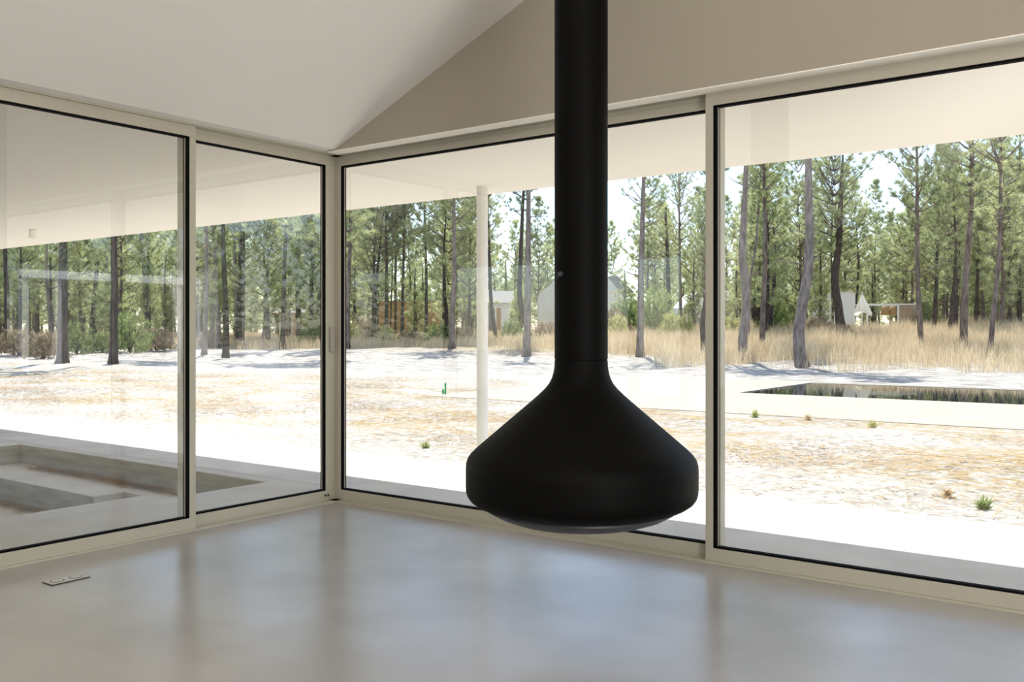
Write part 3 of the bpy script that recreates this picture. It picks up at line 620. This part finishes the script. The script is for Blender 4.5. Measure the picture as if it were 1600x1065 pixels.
SH = dict(g=[shrub_mesh(3, 1.0, 1.5, M['shrub']), shrub_mesh(4, .9, 1.2, M['shrub'])], y=[shrub_mesh(5, .8, 1.2, M['shrub_yellow'], upright=1.2)], d=[shrub_mesh(6, .9, 1.0, M['shrub_dry'])])
def shrub(px, d, kind, sc, sz, label, group=None, i=[0]):
    u, v, _ = pd(px, 520, d); o = bpy.data.objects.new('shrub', SH[kind][i[0] % len(SH[kind])]); i[0] += 1
    C.objects.link(o); o.location = (u, v, ground(u, v)-.03); o.scale = (sc, sc, sz); o.rotation_euler = (0, 0, random.uniform(0, 6)); tag(o, label, 'shrub', group); return o
shrub(203, 44, 'g', 1.1, 1.25, 'bright green bush left of the slim flared pine, left window')
shrub(160, 44, 'g', .75, .8, 'low green bush between the two dark trunks at the left')
shrub(120, 43, 'g', .8, 1., 'olive green bush just right of the thickest dark trunk')
shrub(245, 46, 'd', 1.1, 1.1, 'dry brown bush right of the slim flared pine')
shrub(30, 42, 'd', 1.2, 1.2, 'dry brown scrub between the two trunks nearest the left edge')
shrub(68, 40, 'd', 1., 1.2, 'dry brown scrub left of the thickest dark trunk')
shrub(332, 55, 'd', 1., 1.1, 'brown scrub behind the close pair of pines')
shrub(490, 54, 'g', 1.2, 1.5, 'green bush right of the white hut')
shrub(520, 58, 'y', 1., 1.2, 'yellowish bush behind the corner frame')
shrub(552, 55, 'y', .8, 1.1, 'yellow green plants at the left edge of the middle window')
shrub(570, 57, 'd', 1.3, 1.6, 'grey dry bush left of the brown timber house')
shrub(604, 54, 'y', .9, 1., 'yellow green plants before the left end of the timber house')
shrub(640, 53, 'd', .9, .9, 'dry bush before the middle of the timber house')
shrub(683, 55, 'g', 1.3, 1.1, 'dark green bush before the right end of the timber house')
shrub(726, 56, 'd', 1.1, 1.1, 'brown scrub between the forked pine and the porch column')
shrub(800, 58, 'g', 1., 1.1, 'green bush right of the brown door')
shrub(850, 55, 'd', 1.2, 1.3, 'dry brush below the gabled beige house, left of the flue')
shrub(955, 56, 'd', 1.5, 1.9, 'grey green brush at the foot of the gabled house, right of the flue')
shrub(966, 54, 'y', .9, 1.3, 'tall yellow grass clump right of the flue')
shrub(985, 60, 'g', 1.4, 2., 'leafy bush behind the straight pine, on its left')
shrub(1022, 58, 'g', 1.6, 2.2, 'rounded green bush behind the straight pine, on its right')
shrub(1050, 52, 'y', 1., 1.4, 'tall yellow clump under the charred pine')
shrub(1072, 54, 'y', .8, 1.3, 'yellow clump left of the bowed pine')
shrub(1143, 56, 'y', 1.2, 1.2, 'yellow green bush just right of the right window mullion')
shrub(1210, 58, 'g', 1.3, 1.5, 'green bush behind the slim wavy pine')
shrub(1232, 62, 'g', 1.5, 1.9, 'green bush left of the stout curved pine')
shrub(1280, 55, 'd', 1.2, 1.2, 'dry bush right of the stout curved pine')
shrub(1316, 49, 'd', .9, .8, 'dry bush at the foot of the dark bowed pine')
shrub(1450, 62, 'g', 1.2, 1.3, 'green bush right of the timber pergola')
shrub(1570, 60, 'd', 1.3, 1.3, 'dry bush near the right edge')
# ------------------------------------------------------------------ dry grass
def grass_object():
    B = lambda u: np.interp(u, [-60, -34, -26, -19, -12, -6, 20], [22, 30, 35, 32, 28, 25, 21])
    n = 26000; d = rng.uniform(26, 84, n*3); px = rng.uniform(-60, 1660, n*3)
    keep = rng.uniform(0, 1, n*3) < np.clip(d/84, 0, 1)*1.0; d, px = d[keep], px[keep]
    x = (px-800)/F*d; dx, dy = x-X0, d-D0; u = dx*c-dy*s; v = dx*s+dy*c
    dens = .5+.5*np.sin(u*.5+1.3*np.sin(v*.4))*np.sin(v*.55+np.sin(u*.33)); edge = v-B(u)+2.5*np.sin(u*.8)*np.sin(u*.27+1)+rng.normal(0, .8, len(u))
    keep = (edge > 0) & (rng.uniform(0, 1, len(u)) < .45+.55*dens) & ~((u < du1) & (u > du0) & (v < dv1))
    for a, b, hd in HOUSES:
        keep &= ~((px > a-3) & (px < b+3) & (d > hd-1.0))
    u, v, d = u[keep][:n], v[keep][:n], d[keep][:n]
    z = np.array([ground(a, b) for a, b in zip(u, v)]); per = 9; N = len(u)*per
    far = np.clip((d-30)/50, 0, 1); hh = (.66+.32*far)*np.where(u < -22, .78, 1.)*rng.uniform(.7, 1.25, len(u))
    Q = np.repeat(np.stack([u, v, z-.02], 1), per, 0)+np.concatenate([rng.normal(0, .14, (N, 2)), np.zeros((N, 1))], 1)
    h_ = np.repeat(hh, per)*rng.uniform(.5, 1.15, N); a = rng.uniform(0, 6.283, N); ln = rng.uniform(.05, .5, N)*h_
    out = np.stack([np.cos(a), np.sin(a), np.zeros(N)], 1); b2 = rng.uniform(0, 6.283, N); sd = np.stack([np.cos(b2), np.sin(b2), np.zeros(N)], 1)*(.010+.014*np.repeat(far, per))[:, None]/1.6
    up = np.array([0, 0, 1.])
    m_ = Q+out*(ln*.35)[:, None]+up*(h_*.6)[:, None]; t_ = Q+out*ln[:, None]+up*h_[:, None]
    V = np.stack([Q-sd, Q+sd, m_+sd*.9, m_-sd*.9, t_], 1).reshape(-1, 3); o = np.arange(N)[:, None]*5
    Fc = np.concatenate([o+np.array([[0, 1, 2]]), o+np.array([[0, 2, 3]]), o+np.array([[3, 2, 4]])], 0)
    ob = bpy.data.objects.new('dry_grass', np_mesh('dry_grass', V, Fc, M['grass'])); C.objects.link(ob)
    tag(ob, 'tall pale dry grass covering the ground before the pines', 'grass', kind='stuff')
grass_object()
def straw_object():
    n = 60000; u = rng.uniform(-22, 9, n*4); v = 2.4+rng.uniform(0, 1, n*4)**1.2*11
    pat = np.sin(u*1.1+1.5*np.sin(v*.9))*np.sin(v*1.5+np.sin(u*.7)*1.2)
    keep = (rng.uniform(0, 1, n*4) < np.clip(.22+.6*pat, .03, 1)*np.clip((v-2.4)/1.6, .08, 1)) & ~((u > du0) & (v > dv0))
    u, v = u[keep][:n], v[keep][:n]; N = len(u)
    z = np.array([ground(a, b) for a, b in zip(u, v)])+rng.uniform(.004, .03, N); a = rng.normal(.4, .9, N); L = rng.uniform(.05, .17, N)
    dr = np.stack([np.cos(a), np.sin(a), rng.uniform(-.08, .25, N)], 1)*L[:, None]; w = np.stack([-np.sin(a), np.cos(a), np.zeros(N)], 1)*.005
    Q = np.stack([u, v, z], 1); V = np.stack([Q-w, Q+w, Q+dr], 1).reshape(-1, 3)
    ob = bpy.data.objects.new('pine_straw', np_mesh('pine_straw', V, np.arange(N*3).reshape(-1, 3), M['straw'])); C.objects.link(ob)
    tag(ob, 'loose tan pine needles scattered over the white sand', 'pine needles', kind='stuff')
    # needles blown into the pit
    n = 2600; t = rng.uniform(0, 1, n); u = -4.9+t*2.9+rng.normal(0, .1, n); v = PV1-.05-np.abs(rng.normal(0, .07, n)); z = np.full(n, PZ)
    n2 = 900; u = np.concatenate([u, rng.uniform(-4.9, -3.0, n2)]); v = np.concatenate([v, q_va-.04-np.abs(rng.normal(0, .06, n2))]); z = np.concatenate([z, np.full(n2, W)])
    N = n+n2; a = rng.normal(0, .9, N); L = rng.uniform(.05, .14, N); dr = np.stack([np.cos(a), np.sin(a), rng.uniform(0, .25, N)], 1)*L[:, None]; w = np.stack([-np.sin(a), np.cos(a), np.zeros(N)], 1)*.003
    Q = np.stack([u, v, z+rng.uniform(.003, .02, N)], 1); V = np.stack([Q-w, Q+w, Q+dr], 1).reshape(-1, 3)
    ob = bpy.data.objects.new('pine_straw', np_mesh('pit_straw', V, np.arange(N*3).reshape(-1, 3), M['straw'])); C.objects.link(ob)
    tag(ob, 'brown pine needles blown along the edges of the sunken pit', 'pine needles', kind='stuff')
straw_object()
# small weeds
def weed_mesh(seed, h, m, n=26):
    rr = np.random.default_rng(seed); a = rr.uniform(0, 6.283, n); k = rr.uniform(0, .5, n)*h; P = np.stack([np.cos(a)*k, np.sin(a)*k, rr.uniform(.1, .9, n)*h], 1)
    V, Fc = sprays(P, norm(P+np.array([0, 0, h*.6])), 8, (.05, .10), .02, (5, 70)); return np_mesh('weed_leaves', V, Fc, m)
for px, py, h, m, lab in ((1537, 795, .11, 'shrub', 'small green weed on the sand near the right edge'), (1362, 668, .13, 'shrub_yellow', 'yellow green weed below the kerb of the pool paving'),
                          (1180, 652, .12, 'shrub_yellow', 'tiny weed on the paving kerb beside the right window mullion'), (1262, 656, .09, 'grass', 'tiny dry weed at the kerb left of the yellow green weed'),
                          (665, 700, .07, 'shrub_yellow', 'small dry weed on the sand left of the porch column'), (1480, 776, .08, 'grass', 'dry tuft on the sand left of the green weed')):
    P = pg(px, py); o = bpy.data.objects.new('weed', weed_mesh(px, h*.75, M[m])); C.objects.link(o); o.location = (P[0], P[1], P[2]-.01); tag(o, lab, 'weed')
P = pg(696, 616)
st = empty('marker_stake', P); tag(st, 'short bright green plastic stake standing in the sand', 'stake')
MB().tube([(0, 0, -.05), (0, 0, .23)], [.018, .018], 10).build('post', M['green'], st); MB().box(-.075, -.045, -.015, .015, -.02, .10).build('side_peg', M['green'], st)
# ------------------------------------------------------------------ buildings among the trees
cam_yaw = -TH
def bframe(name, px, d, label, cat, group=None, turn=0.):
    u, v, _ = pd(px, 520, d); o = empty(name, (u, v, ground(u, v)), -(-TH)*0+math.atan2(-(-s)*0+s, c)*0+TH+turn); tag(o, label, cat, group); o['kind'] = 'thing'; return o
def L(px, px0, d): return (px-px0)/F*d     # pixel -> metres sideways at a depth
def Z(py, d, o): return H+(Y0-py)/F*d-o.location.z
# in a building's own frame +x runs to the right of the view, +y away from the viewer
b = bframe('garden_hut', 454, 72, 'small white hut with a tiled roof behind slim trunks, second window from the left', 'hut'); d = 72
MB().box(L(436, 454, d), L(478, 454, d), 0, 2.4, 0, Z(489, d, b)).build('wall', M['white'], b)
z0, z1 = Z(489, d, b), Z(480, d, b)
MB().prism([(L(428, 454, d), -.7, z0-.1), (L(482, 454, d), -.7, z0-.1), (L(482, 454, d), -.7, z0+.02), (L(428, 454, d), -.7, z0+.02)], (0, 3.6, 0)).build('eaves', M['terracotta'], b)
MB().add([(L(428, 454, d), -.7, z0+.02), (L(482, 454, d), -.7, z0+.02), (L(482, 454, d), 2.9, z0+.02), (L(428, 454, d), 2.9, z0+.02), (L(440, 454, d), 1, z1), (L(470, 454, d), 1, z1)], [(0, 1, 5, 4), (1, 2, 5), (2, 3, 4, 5), (3, 0, 4), (0, 3, 2, 1)]).build('roof', M['rooftile'], b)
for x in (447, 463): MB().box(L(x, 454, d)-.05, L(x, 454, d)+.05, -.5, -.4, 0, z0-.1).build('post', M['timber'], b)
b = bframe('timber_house', 639, 66, 'long low brown timber house behind the trunks of the middle window', 'house'); d = 66
MB().box(L(592, 639, d), L(685, 639, d), 0, 5, 0, Z(471, d, b)).build('wall', M['timber'], b)
MB().box(L(590, 639, d), L(687, 639, d), -.15, 5.15, Z(471, d, b), Z(469.5, d, b)).build('roof', M['rooftile'], b)
for x in (626, 664): MB().box(L(x, 639, d), L(x+14, 639, d), -.03, 0, .1, 2.1).build('door', M['timber'], b)
b = bframe('white_house', 785, 70, 'white house with a brown door, just right of the porch column', 'house'); d = 70
MB().box(L(752, 785, d), L(799, 785, d), 0, 5, 0, Z(473, d, b)).build('wall', M['white'], b)
MB().add([(L(748, 785, d), -.3, Z(473, d, b)), (L(803, 785, d), -.3, Z(473, d, b)), (L(803, 785, d), 5.3, Z(473, d, b)), (L(748, 785, d), 5.3, Z(473, d, b)), (L(748, 785, d), 2.5, Z(452, d, b)), (L(803, 785, d), 2.5, Z(452, d, b))], [(0, 1, 5, 4), (2, 3, 4, 5), (0, 4, 3), (1, 2, 5), (0, 3, 2, 1)]).build('roof', M['rooftile'], b)
dr = MB().box(L(776, 785, d), L(782.5, 785, d), -.04, 0, .05, Z(481, d, b)).build('door', M['timber'], b)
wn = MB().box(L(763, 785, d), L(774, 785, d), -.03, 0, .3, Z(480, d, b)).build('window', M['white'], b)
MB().box(L(764, 785, d), L(773, 785, d), -.05, -.03, .4, Z(482, d, b)).build('pane', M['windowglass'], wn)
b = bframe('gabled_house', 908, 66, 'pale gabled house half hidden by the black flue', 'house'); d = 66
pk = [(843, 503), (843, 459), (872, 433), (950, 432), (969, 455), (969, 503)]
MB().prism([(L(x, 908, d), 0, Z(y, d, b) if y < 500 else 0) for x, y in pk], (0, 6, 0)).build('wall', M['housewall'], b)
e = .02
MB().prism([(L(950, 908, d), -.2, Z(432, d, b)), (L(969, 908, d), -.2, Z(455, d, b)), (L(990, 908, d), -.2, Z(456, d, b)), (L(964, 908, d), -.2, Z(431, d, b))], (0, 6.4, 0)).build('roof', M['rooftile'], b)
MB().box(L(946, 908, d), L(972, 908, d), -1.2, -.01, 0, Z(456, d, b)).build('annex_wall', M['white'], b)
MB().box(L(944, 908, d), L(974, 908, d), -1.4, .1, Z(456, d, b), Z(454.5, d, b)).build('annex_roof', M['white'], b)
b = bframe('white_cottage', 1105, 68, 'white cottage behind the right window mullion', 'house'); d = 68
MB().prism([(L(x, 1105, d), 0, Z(y, d, b) if y < 503 else 0) for x, y in ((1068, 505), (1068, 480), (1090, 456), (1112, 480), (1112, 505))], (0, 5, 0)).build('wall', M['white'], b)
MB().box(L(1112, 1105, d), L(1150, 1105, d), .4, 4.6, 0, Z(470, d, b)).build('side_wall', M['terrace'], b)
MB().prism([(L(1110, 1105, d), .1, Z(470, d, b)), (L(1152, 1105, d), .1, Z(470, d, b)), (L(1152, 1105, d), 2.5, Z(452, d, b)), (L(1110, 1105, d), 2.5, Z(452, d, b))], (0, .15, .06)).build('roof', M['rooftile'], b)
wn = MB().box(L(1122, 1105, d), L(1140, 1105, d), .36, .4, .6, 1.8).build('window', M['white'], b); MB().box(L(1123.5, 1105, d), L(1138.5, 1105, d), .33, .36, .7, 1.7).build('pane', M['windowglass'], wn)
b = bframe('white_building', 1322, 62, 'tall narrow white building behind the dark bowed pine', 'building'); d = 62
MB().prism([(L(x, 1322, d), 0, Z(y, d, b) if y < 505 else 0) for x, y in ((1300, 506), (1300, 459), (1328, 456), (1336.5, 459.5), (1336.5, 506))], (0, 4, 0)).build('wall', M['white'], b)
MB().prism([(L(x, 1322, d), -.06, Z(y, d, b)) for x, y in ((1299, 459), (1328, 455.6), (1337, 459.2), (1337, 458.4), (1328, 454.8), (1299, 458.2))], (0, 4.1, 0)).build('parapet', M['white'], b)
b = bframe('garden_parasol', 1347, 58, 'folded white canvas parasol standing beside the white building', 'parasol'); d = 58
zt_, zb_ = Z(457, d, b), Z(490, d, b); n = 16; vs = [(0, 0, zt_)]; fs = []
for j, (t, r) in enumerate(((.3, .17), (.65, .36), (1., .52))):
    for k in range(n):
        w = 6.283*k/n; rr_ = r*(1+.16*(-1)**k*t); vs.append((rr_*math.cos(w)+.06*t, rr_*math.sin(w), zt_+(zb_-zt_)*t+(.14*math.sin(w*2) if j == 2 else 0)))
for k in range(n):
    fs.append((0, 1+k, 1+(k+1) % n))
    for j in range(2): fs.append((1+j*n+k, 1+(j+1)*n+k, 1+(j+1)*n+(k+1) % n, 1+j*n+(k+1) % n))
MB().add(vs, fs).build('canopy', M['canvas'], b)
MB().tube([(0, 0, 0), (0, 0, zt_+.05)], [.035, .03], 10).build('pole', M['white'], b); MB().box(-.25, .25, -.25, .25, 0, .06).build('foot', M['white'], b)
b = bframe('pergola', 1395, 62, 'white framed pergola with a brown slatted side panel among the pines', 'pergola'); d = 62; P0 = b
zt_ = Z(474, d, b)
MB().box(L(1353, 1395, d), L(1437, 1395, d), -.06, .06, zt_-.09, zt_).build('beam', M['white'], b)
MB().box(L(1353, 1395, d), L(1437, 1395, d), 2.3, 2.42, zt_-.09, zt_).build('beam', M['white'], b)
for x in (1355, 1403.5, 1436): MB().box(L(x, 1395, d)-.05, L(x, 1395, d)+.05, -.06, .06, 0, zt_-.09).build('post', M['white'], b)
for x in (1355, 1436): MB().box(L(x, 1395, d)-.05, L(x, 1395, d)+.05, 2.3, 2.42, 0, zt_-.09).build('post', M['white'], b)
mb = MB()
for k in range(11): x0 = L(1405, 1395, d)+k*(L(1435, 1395, d)-L(1405, 1395, d))/11; mb.box(x0, x0+.11, -.02, .02, .1, zt_-.1)
mb.build('slat_panel', M['slats'], b)
rg = empty('wreath', pd(1427, 480.5, 62-.12), TH); tag(rg, 'small pale wreath ring hanging on the brown pergola panel', 'wreath')
mb = MB(); pts = [(.11*math.cos(6.283*k/20), 0, .11*math.sin(6.283*k/20)) for k in range(21)]
mb.tube(pts, [.022]*21, 6).build('ring', M['canvas'], rg, True)
for x, lab in ((1382.5, 'left of the two rounded wicker swing seats under the pergola'), (1394.8, 'right of the two rounded wicker swing seats under the pergola')):
    o = empty('wicker_swing', pd(x, 492, 62+.9), TH); tag(o, lab, 'hanging seat')
    w_ = .255; hh = .62
    MB().lathe([(.0, hh), (.09, hh-.015), (.18, hh-.08), (.235, hh-.2), (w_, hh-.36), (w_, .02), (.23, 0), (.225, .02), (.22, .3), (0, .5)], 24).build('basket', M['wicker'], o, True)
    MB().tube([(0, 0, hh-.01), (0, 0, hh+.22)], [.012, .012], 6).build('cord', M['dark'], o)
# white framed wing of the house, out of view to the right, mirrored in the left glass
wg = empty('garden_pavilion', (19, 9.4, -.05)); tag(wg, 'white framed pavilion mirrored faintly in the left glass', 'pavilion')
for y in (6.9, 7.75, 11.3, 12.05): MB().prism([(0, y-9.4-.10, 0), (.09, y-9.4+.11, 0), (.2, y-9.4+.11, 0), (.2, y-9.4-.10, 0)], (0, 0, 2.62)).build('post', M['white'], wg)  # post fronts splayed toward the sun to brighten their mirrored image
MB().prism([(0, 6.8-9.4, 2.6), (.16, 6.8-9.4, 2.82), (.3, 6.8-9.4, 2.82), (.3, 6.8-9.4, 2.6)], (0, 5.35, 0)).build('beam', M['white'], wg)  # beam front sloped upward, shaped to catch sun for the reflection
MB().box(.4, .5, 6.8-9.4, 12.15-9.4, 0, 2.62).build('back_panel', M['shade'], wg)
# ------------------------------------------------------------------ light and sky
sun = bpy.data.lights.new('sun', 'SUN'); so_ = bpy.data.objects.new('sun', sun); C.objects.link(so_)
el = math.radians(58); sd = Vector((-.56*math.cos(el), .83*math.cos(el), math.sin(el)))
so_.rotation_euler = sd.to_track_quat('Z', 'Y').to_euler(); sun.energy = 6.2; sun.angle = .0093; sun.color = (1, .965, .90)
wd = bpy.data.worlds.new('sky'); bpy.context.scene.world = wd; wd.use_nodes = True; n = wd.node_tree.nodes; l = wd.node_tree.links; n.clear()
out = n.new('ShaderNodeOutputWorld'); bg = n.new('ShaderNodeBackground'); sk = n.new('ShaderNodeTexSky'); sk.sky_type = 'NISHITA'; sk.sun_disc = False; sk.sun_elevation = el; sk.sun_rotation = math.atan2(sd.x, sd.y); sk.air_density = 1.; sk.dust_density = .3; sk.ozone_density = 2.
mx = n.new('ShaderNodeMix'); mx.data_type = 'RGBA'; mx.inputs[0].default_value = .38; l.new(sk.outputs[0], mx.inputs[6]); mx.inputs[7].default_value = (2.3, 2.35, 2.45, 1); l.new(mx.outputs[2], bg.inputs[0]); l.new(bg.outputs[0], out.inputs[0]); bg.inputs[1].default_value = .30
def area(name, loc, size, power, rot, col=(1, .98, .95)):
    a = bpy.data.lights.new(name, 'AREA'); a.shape = 'RECTANGLE'; a.size, a.size_y = size; a.energy = power; a.color = col
    o = bpy.data.objects.new(name, a); C.objects.link(o); o.location = loc; o.rotation_euler = rot; return o
area('ceiling fill', (5.2, -6.3, 2.2), (3.5, 3.0), 175, (math.pi, 0, 0))  # added fill aimed at the ceiling, no lamp known there
area('side fill', (8.5, -5.2, 1.7), (3.0, 2.0), 225, (0, math.radians(90+19), math.radians(-4)))  # added fill from the opposite side for the left ceiling and frames
# ------------------------------------------------------------------ camera
cd = bpy.data.cameras.new('camera'); cam = bpy.data.objects.new('camera', cd); C.objects.link(cam)
cam.location = (CU, CV, H); cam.rotation_euler = (math.pi/2, 0, TH)
cd.sensor_width = 36; cd.lens = 36*F/1600; cd.shift_y = -(532.5-Y0)/1600; cd.clip_end = 600
bpy.context.scene.camera = cam
sc = bpy.context.scene
sc.view_settings.view_transform = 'Standard'; sc.view_settings.exposure = .38; sc.view_settings.look = 'None'
sc.cycles.max_bounces = 14; sc.cycles.transparent_max_bounces = 24; sc.cycles.diffuse_bounces = 6; sc.cycles.sample_clamp_indirect = 6
